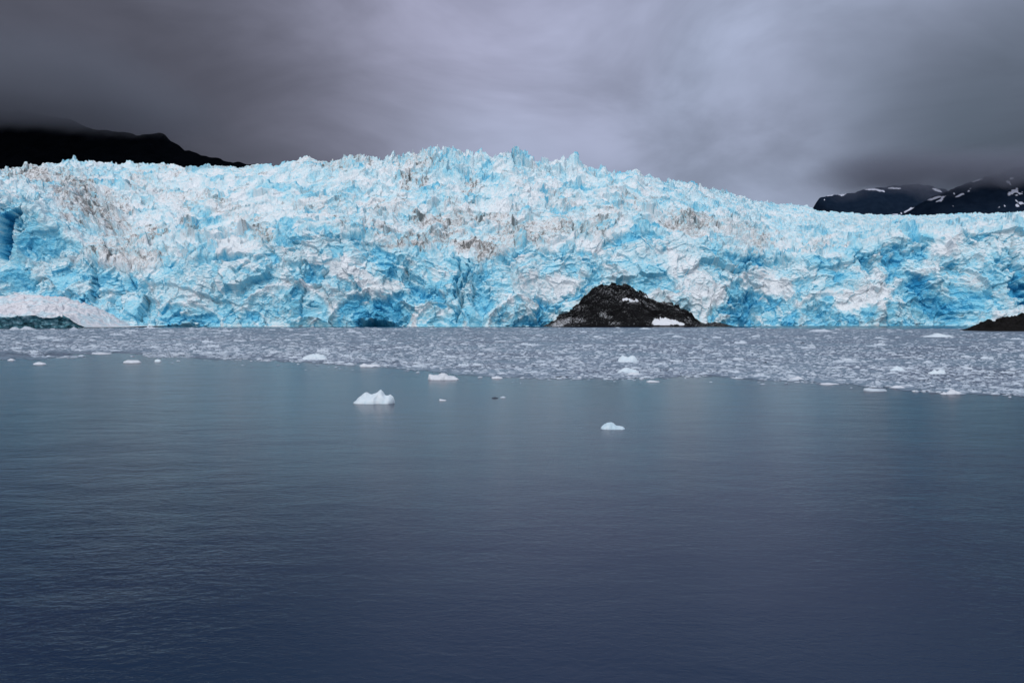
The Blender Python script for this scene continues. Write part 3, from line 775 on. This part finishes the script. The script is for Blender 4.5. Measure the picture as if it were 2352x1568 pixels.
def berg_mesh(name, prof, width, height, depth, mat, seed=1, nx=56, nyr=26, rough=0.07, ridge=0.15, smooth=True):
    """floating ice: prof = (0..1, 0..1) skyline across the width; sinks below the water all round"""
    p = np.array(prof, float)
    x = np.linspace(0, 1, nx); y = np.linspace(-1, 1, nyr)
    Yg, Xg = np.meshgrid(y, x, indexing='ij')
    top = np.interp(x, p[:, 0], p[:, 1])[None, :] * height
    half = np.sqrt(np.clip(1 - (2 * Xg - 1) ** 4, 0.02, 1))
    yy = Yg * half * depth / 2 * (1 + 0.25 * fbm(Xg * 4, Yg, seed, 2))
    cr = ridge * perlin(Xg * 3, Xg * 0 + seed, seed)
    sec = np.clip(1 - np.abs(Yg - cr) ** 1.7, 0, 1) ** 0.75
    fh, _, _ = facet(Xg * 7 + seed, Yg * 2.5, seed + 2)
    fh2, _, _ = facet(Xg * 18, Yg * 6, seed + 4)
    k9 = np.ones(9) / 9; tb = np.interp(x, p[:, 0], p[:, 1]) * height
    for _ in range(3): tb = np.convolve(np.pad(tb, 4, mode='edge'), k9, mode='valid')
    wgt = sstep(sec, 0.55, 1.0)
    top = top * wgt + tb[None, :] * (1 - wgt)
    Z = top * sec + height * rough * (fh + 0.5 * fh2) * sec
    Z = np.where((np.abs(Yg) > 0.99), -0.25 * height - 0.1, Z - 0.04 * height)
    X = (Xg - 0.5) * width + 0.03 * width * fbm(Yg * 2, Xg * 3, seed + 6, 2)
    Z[:, 0] = -0.2 * height - 0.1; Z[:, -1] = -0.2 * height - 0.1
    V3 = np.stack([X, yy, Z], -1)
    q = grid_quads(nyr, nx)
    return make_mesh(name, V3, q, mat, smooth=smooth)


def place(name, px, py, me, **props):
    D = d_of(py)
    o = link(name, me, **props)
    o.location = ((px - CX) / F * D, D, 0)
    return o


def hero(name, px, base_py, wpx, hpx, prof, mat, label, cat, seed, depth_ratio=0.5, group=None, **kw):
    D = d_of(base_py)
    w = wpx / F * D; h = hpx / F * D
    dep = w * depth_ratio
    me = berg_mesh(name, prof, w, h, dep, mat, seed, **kw)
    o = place(name, px, base_py, me, label=label, category=cat)
    o.location.y += dep * 0.35
    o.location.x *= (D + dep * .35) / D
    if group: o['group'] = group
    return o


RP = lambda sd: (lambda r: [(0, .05)] + [(i / 8, min(1, max(.15, (1 - abs(i / 8 - r.uniform(.3, .7)) * 1.3) * r.uniform(.6, 1.15)))) for i in range(1, 8)] + [(1, .05)])(random.Random(sd))

hero("iceberg", 859, 927, 94, 31, [(0, .12), (.04, .2), (.15, .5), (.30, .80), (.34, .80), (.42, .66), (.52, .74), (.68, 1.0), (.72, .92), (.77, .66), (.80, .62), (.86, .62), (.89, .68), (.96, .5), (1, .2)],
     M_BERG, "small smooth pale blue iceberg with two peaks alone in open water", "iceberg", 3, 0.42, nx=90, nyr=40, rough=0.05, smooth=True)
hero("ice_floe", 1408, 986, 55, 15, [(0, .3), (.12, .7), (.28, .98), (.45, 1), (.55, .85), (.62, .58), (.8, .52), (.92, .35), (1, .1)],
     M_BERG, "small rounded white ice lump nearest the camera in open water", "ice floe", 8, 0.45, nx=70, nyr=34)
hero("ice_floe", 1019, 872, 70, 15, [(0, .75), (.05, .85), (.2, .7), (.32, .75), (.42, 1), (.55, 1), (.66, .65), (.8, .5), (.85, .55), (.92, .3), (1, .1)],
     M_SNOWICE, "bright white snow-covered ice floe off the brash edge trailing slush", "ice floe", 12, 0.4, nx=80, nyr=34)
hero("ice_floe", 1142, 869, 26, 5.5, [(0, .6), (.3, .7), (.45, 1), (.7, .8), (1, .2)], M_SNOWICE,
     "small flat white floe just right of the snow-covered floe", "ice floe", 14, 0.5, nx=40, nyr=18)
hero("ice_floe", 723, 826, 58, 14, [(0, .2), (.1, .5), (.3, .85), (.6, 1), (.85, .8), (1, .2)], M_BERG,
     "rounded pale blue floe at the brash edge above the two-peaked iceberg", "ice floe", 21, 0.4)
hero("ice_floe", 851, 842, 48, 8, [(0, .4), (.2, 1), (.35, .6), (.6, .75), (.8, .7), (1, .2)], M_SNOWICE,
     "thin white floe with a raised left end off the brash edge", "ice floe", 22, 0.4)
hero("ice_floe", 304, 833, 40, 6, [(0, .5), (.2, 1), (.8, .95), (1, .3)], M_SNOWICE, "long flat white floe in the open water on the left", "ice floe", 23, 0.5)
hero("ice_floe", 363, 831, 15, 6.5, [(0, .6), (.4, 1), (.8, .8), (1, .3)], M_BERG, "tiny compact floe right of the long flat floe on the left", "ice floe", 24, 0.7, nx=30, nyr=16)
hero("ice_floe", 91, 837, 28, 6, [(0, .3), (.4, 1), (.8, .7), (1, .2)], M_SNOWICE, "small low floe in the open water nearest the left edge", "ice floe", 25, 0.6, nx=40, nyr=18)
hero("ice_floe", 26, 828, 16, 5, [(0, .3), (.4, 1), (.8, .7), (1, .2)], M_SNOWICE, "tiny white floe in slush at the far left edge", "ice floe", 26, 0.6, nx=30, nyr=16)
hero("ice_floe", 1017, 920, 16, 4, [(0, 1), (.3, .8), (1, .3)], M_SNOWICE, "tiny flat white floe in open water right of the two-peaked iceberg", "ice floe", 27, 0.6, nx=30, nyr=16)
hero("ice_floe", 1137, 914.5, 16, 3, [(0, .5), (.5, 1), (1, .2)], M_DARKICE, "thin dark growler of ice in open water, left one of the close pair", "ice floe", 28, 0.7, nx=30, nyr=16)
hero("ice_floe", 1155, 913.5, 13, 3.5, [(0, .3), (.6, 1), (1, .5)], M_FLOE, "thin grey growler of ice in open water, right one of the close pair", "ice floe", 29, 0.7, nx=30, nyr=16)
hero("ice_floe", 1443, 832, 48, 17, [(0, .2), (.1, .7), (.2, 1), (.4, .85), (.5, .7), (.65, .95), (.8, .85), (.9, .35), (1, .1)], M_BERG,
     "lumpy pale blue two-humped floe standing highest in the brash below the rock outcrop", "ice floe", 31, 0.4)
hero("ice_floe", 1443, 857, 50, 14, [(0, .2), (.2, .7), (.38, 1), (.6, .75), (.85, .6), (1, .2)], M_BERG,
     "broad smooth mound of ice directly below the lumpy two-humped floe", "ice floe", 32, 0.4)
hero("ice_floe", 1456, 861, 32, 6, [(0, .2), (.4, 1), (.8, .8), (1, .2)], M_SNOWICE, "low white floe touching the foot of the broad smooth mound", "ice floe", 33, 0.4)
hero("ice_floe", 2062, 852, 36, 12, [(0, .1), (.2, .6), (.45, 1), (.7, .75), (1, .1)], M_BERG,
     "pale blue dome-shaped floe in the brash on the right", "ice floe", 34, 0.45)
hero("ice_floe", 2152, 859, 40, 11, [(0, .2), (.25, .6), (.35, 1), (.5, .55), (.7, 1), (.9, .8), (1, .2)], M_BERG,
     "turquoise and white double-topped floe right of the dome-shaped floe", "ice floe", 35, 0.4)
hero("ice_floe", 2190, 905, 40, 13, [(0, .2), (.2, .4), (.35, 1), (.5, .75), (.7, .5), (1, .15)], M_SNOWICE,
     "white floe with a pointed left top at the lower right brash edge", "ice floe", 36, 0.4)
hero("ice_floe", 2171, 905, 22, 5, [(0, .2), (.4, 1), (1, .2)], M_SNOWICE, "low white floe just left of the pointed floe", "ice floe", 37, 0.5, nx=40, nyr=18)
hero("ice_floe", 2010, 898, 52, 7, [(0, .8), (.15, 1), (.5, .8), (.8, .7), (1, .4)], M_FLOE, "long flat floe lying off the brash edge on the right", "ice floe", 38, 0.4)
hero("ice_floe", 2062, 891, 36, 6, [(0, .2), (.4, 1), (.7, .9), (1, .1)], M_SNOWICE, "white lens-shaped floe above the right end of the long flat floe", "ice floe", 39, 0.4)
hero("ice_floe", 2101, 899, 13, 3, [(0, .5), (.5, 1), (1, .4)], M_SNOWICE, "tiny white floe between the lens-shaped floe and the pointed floe", "ice floe", 40, 0.6, nx=30, nyr=16)
hero("ice_floe", 1829, 871, 34, 8, [(0, .1), (.4, .5), (.6, 1), (.8, .5), (1, .2)], M_SNOWICE, "pointed white floe on the brash edge midway along the right half", "ice floe", 41, 0.4)
hero("ice_floe", 1905, 883, 44, 4, [(0, .4), (.4, 1), (1, .3)], M_SNOWICE, "thin white strip of ice along the brash edge right of centre", "ice floe", 42, 0.4)
hero("ice_floe", 1330, 868, 12, 4, [(0, .3), (.5, 1), (1, .3)], M_SNOWICE, "tiny white floe at the brash edge below centre", "ice floe", 43, 0.6, nx=30, nyr=16)
hero("ice_floe", 1290, 867, 32, 4, [(0, .3), (.5, 1), (1, .3)], M_DARKICE, "long dark dirty ice strip at the brash edge near the centre", "ice floe", 44, 0.4, nx=40, nyr=18)
hero("ice_floe", 1500, 877, 30, 4, [(0, .3), (.3, 1), (1, .3)], M_SNOWICE, "thin white strip of ice at the brash edge under the smooth mound", "ice floe", 45, 0.4, nx=40, nyr=18)
hero("ice_floe", 1885, 762, 60, 8, RP(5), M_FLOE, "wide pale floe near the glacier foot right of the rock outcrop", "ice floe", 46, 0.4)
hero("ice_floe", 2155, 774, 70, 9, RP(6), M_BERG, "widest pale blue floe in the far brash left of the rock islet", "ice floe", 47, 0.4)
hero("ice_floe", 34, 757.5, 24, 7, [(0, .2), (.3, .9), (.6, 1), (1, .2)], M_FLOE, "rounded grey ice lump under the snow bank, left one of two", "ice floe", 48, 0.5)
hero("ice_floe", 64, 757, 34, 8, [(0, .2), (.3, 1), (.6, .8), (1, .1)], M_FLOE, "rounded grey ice lump under the snow bank, right one of two", "ice floe", 49, 0.5)
hero("ice_floe", 169, 757.5, 20, 8, [(0, .1), (.4, .7), (.55, 1), (.8, .5), (1, .1)], M_BRASH, "small peaked grey ice lump right of the two rounded lumps by the snow bank", "ice floe", 50, 0.5)
hero("ice_floe", 233, 813, 44, 3.5, [(0, .3), (.5, 1), (1, .3)], M_SNOWICE, "thin white strip of ice in the pale slush lane on the left", "ice floe", 51, 0.4)
for px, py, w, h, lb in ((1620, 780, 14, 3.5, "small black hump of ice in the far brash right of the rock outcrop"),
                         (1843, 788.5, 12, 3, "small black hump of ice in the far brash left of the rock islet"),
                         (1757, 833.5, 13, 3.5, "small dark grey hump of ice in the middle of the right brash")):
    hero("dirty_ice_chunk", px, py, w, h, [(0, .2), (.35, .5), (.65, 1), (1, .2)], M_DARKICE, lb, "ice chunk", int(px), 0.4, nx=30, nyr=16)

# generic floes: prototypes, the 260 largest placed as individuals, the rest as one sheet of brash
EDGE = [(-700, 822), (0, 826), (120, 826), (260, 819), (420, 822), (560, 828), (660, 831), (760, 836), (850, 842), (930, 848), (1000, 856), (1060, 862), (1180, 868), (1300, 871),
        (1420, 872), (1550, 868), (1640, 866), (1750, 874), (1850, 880), (1950, 884), (2020, 892), (2100, 899), (2200, 905), (2352, 910), (3100, 918)]
rng = np.random.default_rng(11)


def farline(px): return lerp(px, [(-700, 757), (0, 758), (180, 756), (300, 752.5), (1240, 752.3), (1680, 752.3), (1780, 754.5), (2250, 755), (2300, 755), (3100, 755)])


protos = [berg_mesh("small_floe", RP(100 + k), 1.0, 0.22 + 0.05 * (k % 3), 0.6, M_FLOE, 100 + k, nx=18, nyr=10, rough=0.12) for k in range(10)]
NF = 66000
fx = rng.uniform(-600, 2950, NF)
u = rng.uniform(0, 1, NF)
lo, hi = farline(fx), lerp(fx, EDGE)
fy = lo + (hi - lo) * u
wob = fbm(fx / 60, fy / 12, 401, 3)
tail = rng.exponential(5.0, NF) * (rng.uniform(0, 1, NF) < 0.05)
fy = fy + tail * (fy > hi - 14)
keepm = ((fy < hi + 1 - 16 * np.clip(wob + 0.2, 0, 1)) | (tail > 0)) & ~((fx > -600) & (fx < 330) & (fy > 806) & (wob > -0.25))
dens = fbm(fx / 140, fy / 9, 411, 3)
keepm &= rng.uniform(0, 1, NF) < (0.75 + 0.6 * dens)
fx, fy = fx[keepm], fy[keepm]
keepm = ~((fx > 2215) & (fy < 764) | ((fx > 1236) & (fx < 1690) & (fy < 753)))
fx, fy = fx[keepm], fy[keepm]
D = d_of(fy)
wpx = np.exp(rng.normal(1.60, 0.55, len(fx))) * (0.75 + 0.5 * (fy - 750) / 120)
wpx = np.clip(wpx, 2.5, 30)
area = wpx * (fx > -20) * (fx < 2372)
order = np.argsort(-area)
big = order[:255]
small = order[255:]
# stuff: one mesh
nA, pr = 8, []
base_t = np.linspace(0, 2 * math.pi, nA, endpoint=False)
n = len(small)
rot = rng.uniform(0, 6.28, (n, 1)); jit = rng.uniform(0.65, 1.25, (n, nA))
wd = (wpx[small] / F * D[small] / 2)[:, None]
hh = wd * rng.uniform(0.10, 0.36, (n, 1)) * (1 + 0.4 * (D[small][:, None] < 250))
asp = rng.uniform(0.4, 0.9, (n, 1))
cxs = ((fx[small] - CX) / F * D[small])[:, None]; cys = D[small][:, None]


def ring(rad, z, sh=0):
    a = base_t[None, :] + 0
    x = np.cos(a) * jit * rad * wd; y = np.sin(a) * jit * rad * wd * asp
    xr = x * np.cos(rot * .08) - y * np.sin(rot * .08); yr = x * np.sin(rot * .08) + y * np.cos(rot * .08)
    return np.stack([cxs + xr + sh * wd, cys + yr, z * np.ones((n, nA))], -1)


shf = rng.uniform(-.25, .25, (n, 1))
r0 = ring(1.0, -0.05); r1 = ring(0.97, 0.35 * hh * rng.uniform(.5, 1.2, (n, nA))); r2 = ring(0.55, hh * rng.uniform(.5, 1.25, (n, nA)), shf)
ctr = np.stack([(cxs + shf * wd)[:, 0], cys[:, 0], (hh * rng.uniform(.7, 1.2, (n, 1)))[:, 0]], -1)[:, None, :]
Vv = np.concatenate([r0, r1, r2, ctr], 1)
nv = 3 * nA + 1
k = np.arange(nA); k2 = (k + 1) % nA
q = np.concatenate([np.stack([k, k2, k2 + nA, k + nA], -1), np.stack([k + nA, k2 + nA, k2 + 2 * nA, k + 2 * nA], -1)])
t = np.stack([k + 2 * nA, k2 + 2 * nA, np.full(nA, 3 * nA)], -1)
off = (np.arange(n) * nv)[:, None, None]
me = make_mesh("brash_ice", Vv.reshape(-1, 3), (q[None] + off).reshape(-1, 4), M_BRASH, smooth=False, tris=(t[None] + off).reshape(-1, 3))
link("brash_ice", me, kind='stuff', label="belt of countless small broken ice pieces between glacier and open water")
for j, i in enumerate(big):
    o = link("small_floe", protos[j % 10], label="small low white floe packed among the grey brash ice", category="ice floe", group="small floes packed in the brash")
    w = wpx[i] / F * D[i] * rng.uniform(0.9, 1.3)
    o.location = ((fx[i] - CX) / F * D[i], D[i], 0)
    o.scale = (w, w * rng.uniform(.35, .8), w * rng.uniform(.4, .95))
    o.rotation_euler.z = rng.uniform(-.4, .4) + (math.pi if rng.uniform() < .5 else 0)

# slush sheet under the floes
sx = np.arange(-700, 3100, 14.0)
tt = np.linspace(0, 1, 70)
T, SX = np.meshgrid(tt, sx, indexing='ij')
lo = farline(sx)[None, :] - 1.0; hi = lerp(sx, EDGE)[None, :] + 16
SY = lo + (hi - lo) * T
SD = d_of(SY)
edge_n = 9 * fbm(SX / 90, SX * 0, 421, 3)
edge_n = edge_n + 5 * fbm(SX / 22, SX * 0, 425, 3)
cover = 1 - sstep(SY - (hi - 16) + edge_n * .7, -13, 9)
cover *= sstep(SY, lo + 0.3, lo + 2.5)
lane = blobs(SX, SY + edge_n * .4, [(40, 812, 130, 6, 0, .45), (300, 815, 140, 5, 0, .65), (-300, 812, 200, 7, 0, .5), (1950, 755, 160, 1.6, 0, .6)])
wisp = blobs(SX, SY + edge_n * .3, [(1150, 860, 110, 5, 2, .45), (1270, 864, 90, 4, 2, .3)])
cover = np.clip(cover - lane + wisp, 0, 1)
me = make_mesh("slush", np.stack([(SX - CX) / F * SD, SD, np.full_like(SX, 0.02)], -1), grid_quads(*SX.shape), mat_slush(), {'cover': cover})
link("slush", me, kind='stuff', label="grey slush sheet between the broken ice pieces")


# ------------------------------------------------------------------ low cloud hanging on the mountain tops
def low_cloud(px0, px1, ya, yb, za, zb, zfull, dens, albedo, seedv, lab):
    xa = (px0 - CX) / F * (ya + yb) / 2; xb = (px1 - CX) / F * (ya + yb) / 2
    m, N = new_mat("low_cloud")
    P = N.n('ShaderNodeNewGeometry').outputs['Position']
    nn = N.noise(N.n('ShaderNodeMapping', inp={0: P, 1: (seedv, 0, 0), 3: (1.0, 1.0, 2.0)}).outputs[0], 0.0030, 3.0, 0.5)
    s = N.n('ShaderNodeSeparateXYZ', inp={0: P})
    z = N.m('ADD', s.outputs[2], N.m('MULTIPLY', N.m('SUBTRACT', nn, 0.5), (zfull - za) * 1.6))
    rise = N.smooth(z, za + 0.25 * (zfull - za), zfull)
    fx = N.m('MULTIPLY', N.smooth(s.outputs[0], xa, xa + 0.22 * (xb - xa)), N.smooth(s.outputs[0], xb, xb - 0.22 * (xb - xa)))
    fz = N.smooth(s.outputs[2], zb, zfull)
    fy = N.smooth(s.outputs[1], ya, ya + 0.3 * (yb - ya))
    d = N.m('MULTIPLY', N.m('MULTIPLY', rise, fx), N.m('MULTIPLY', N.m('MULTIPLY', fz, fy), dens))
    pv = N.n('ShaderNodeVolumePrincipled', inp={'Color': (*albedo, 1), 'Density': d, 'Anisotropy': 0.0})
    N.n('ShaderNodeOutputMaterial', inp={1: pv.outputs[0]})
    v = [(x, y, z) for z in (za, zb) for y in (ya, yb) for x in (xa, xb)]
    me = make_mesh("low_cloud", v, [(0, 2, 3, 1), (4, 5, 7, 6), (0, 1, 5, 4), (2, 6, 7, 3), (0, 4, 6, 2), (1, 3, 7, 5)], m, smooth=False)
    link("low_cloud", me, kind='stuff', label=lab)


low_cloud(-900, 470, 2300, 3500, 760, 1180, 960, 0.005, (0.34, 0.36, 0.43), 0, "grey cloud wrapping the top of the black mountain on the left")
low_cloud(1850, 2900, 4900, 5700, 930, 1330, 1160, 0.0048, (0.36, 0.38, 0.47), 700, "grey cloud wrapping the tops of the mountains on the right")
print("done")
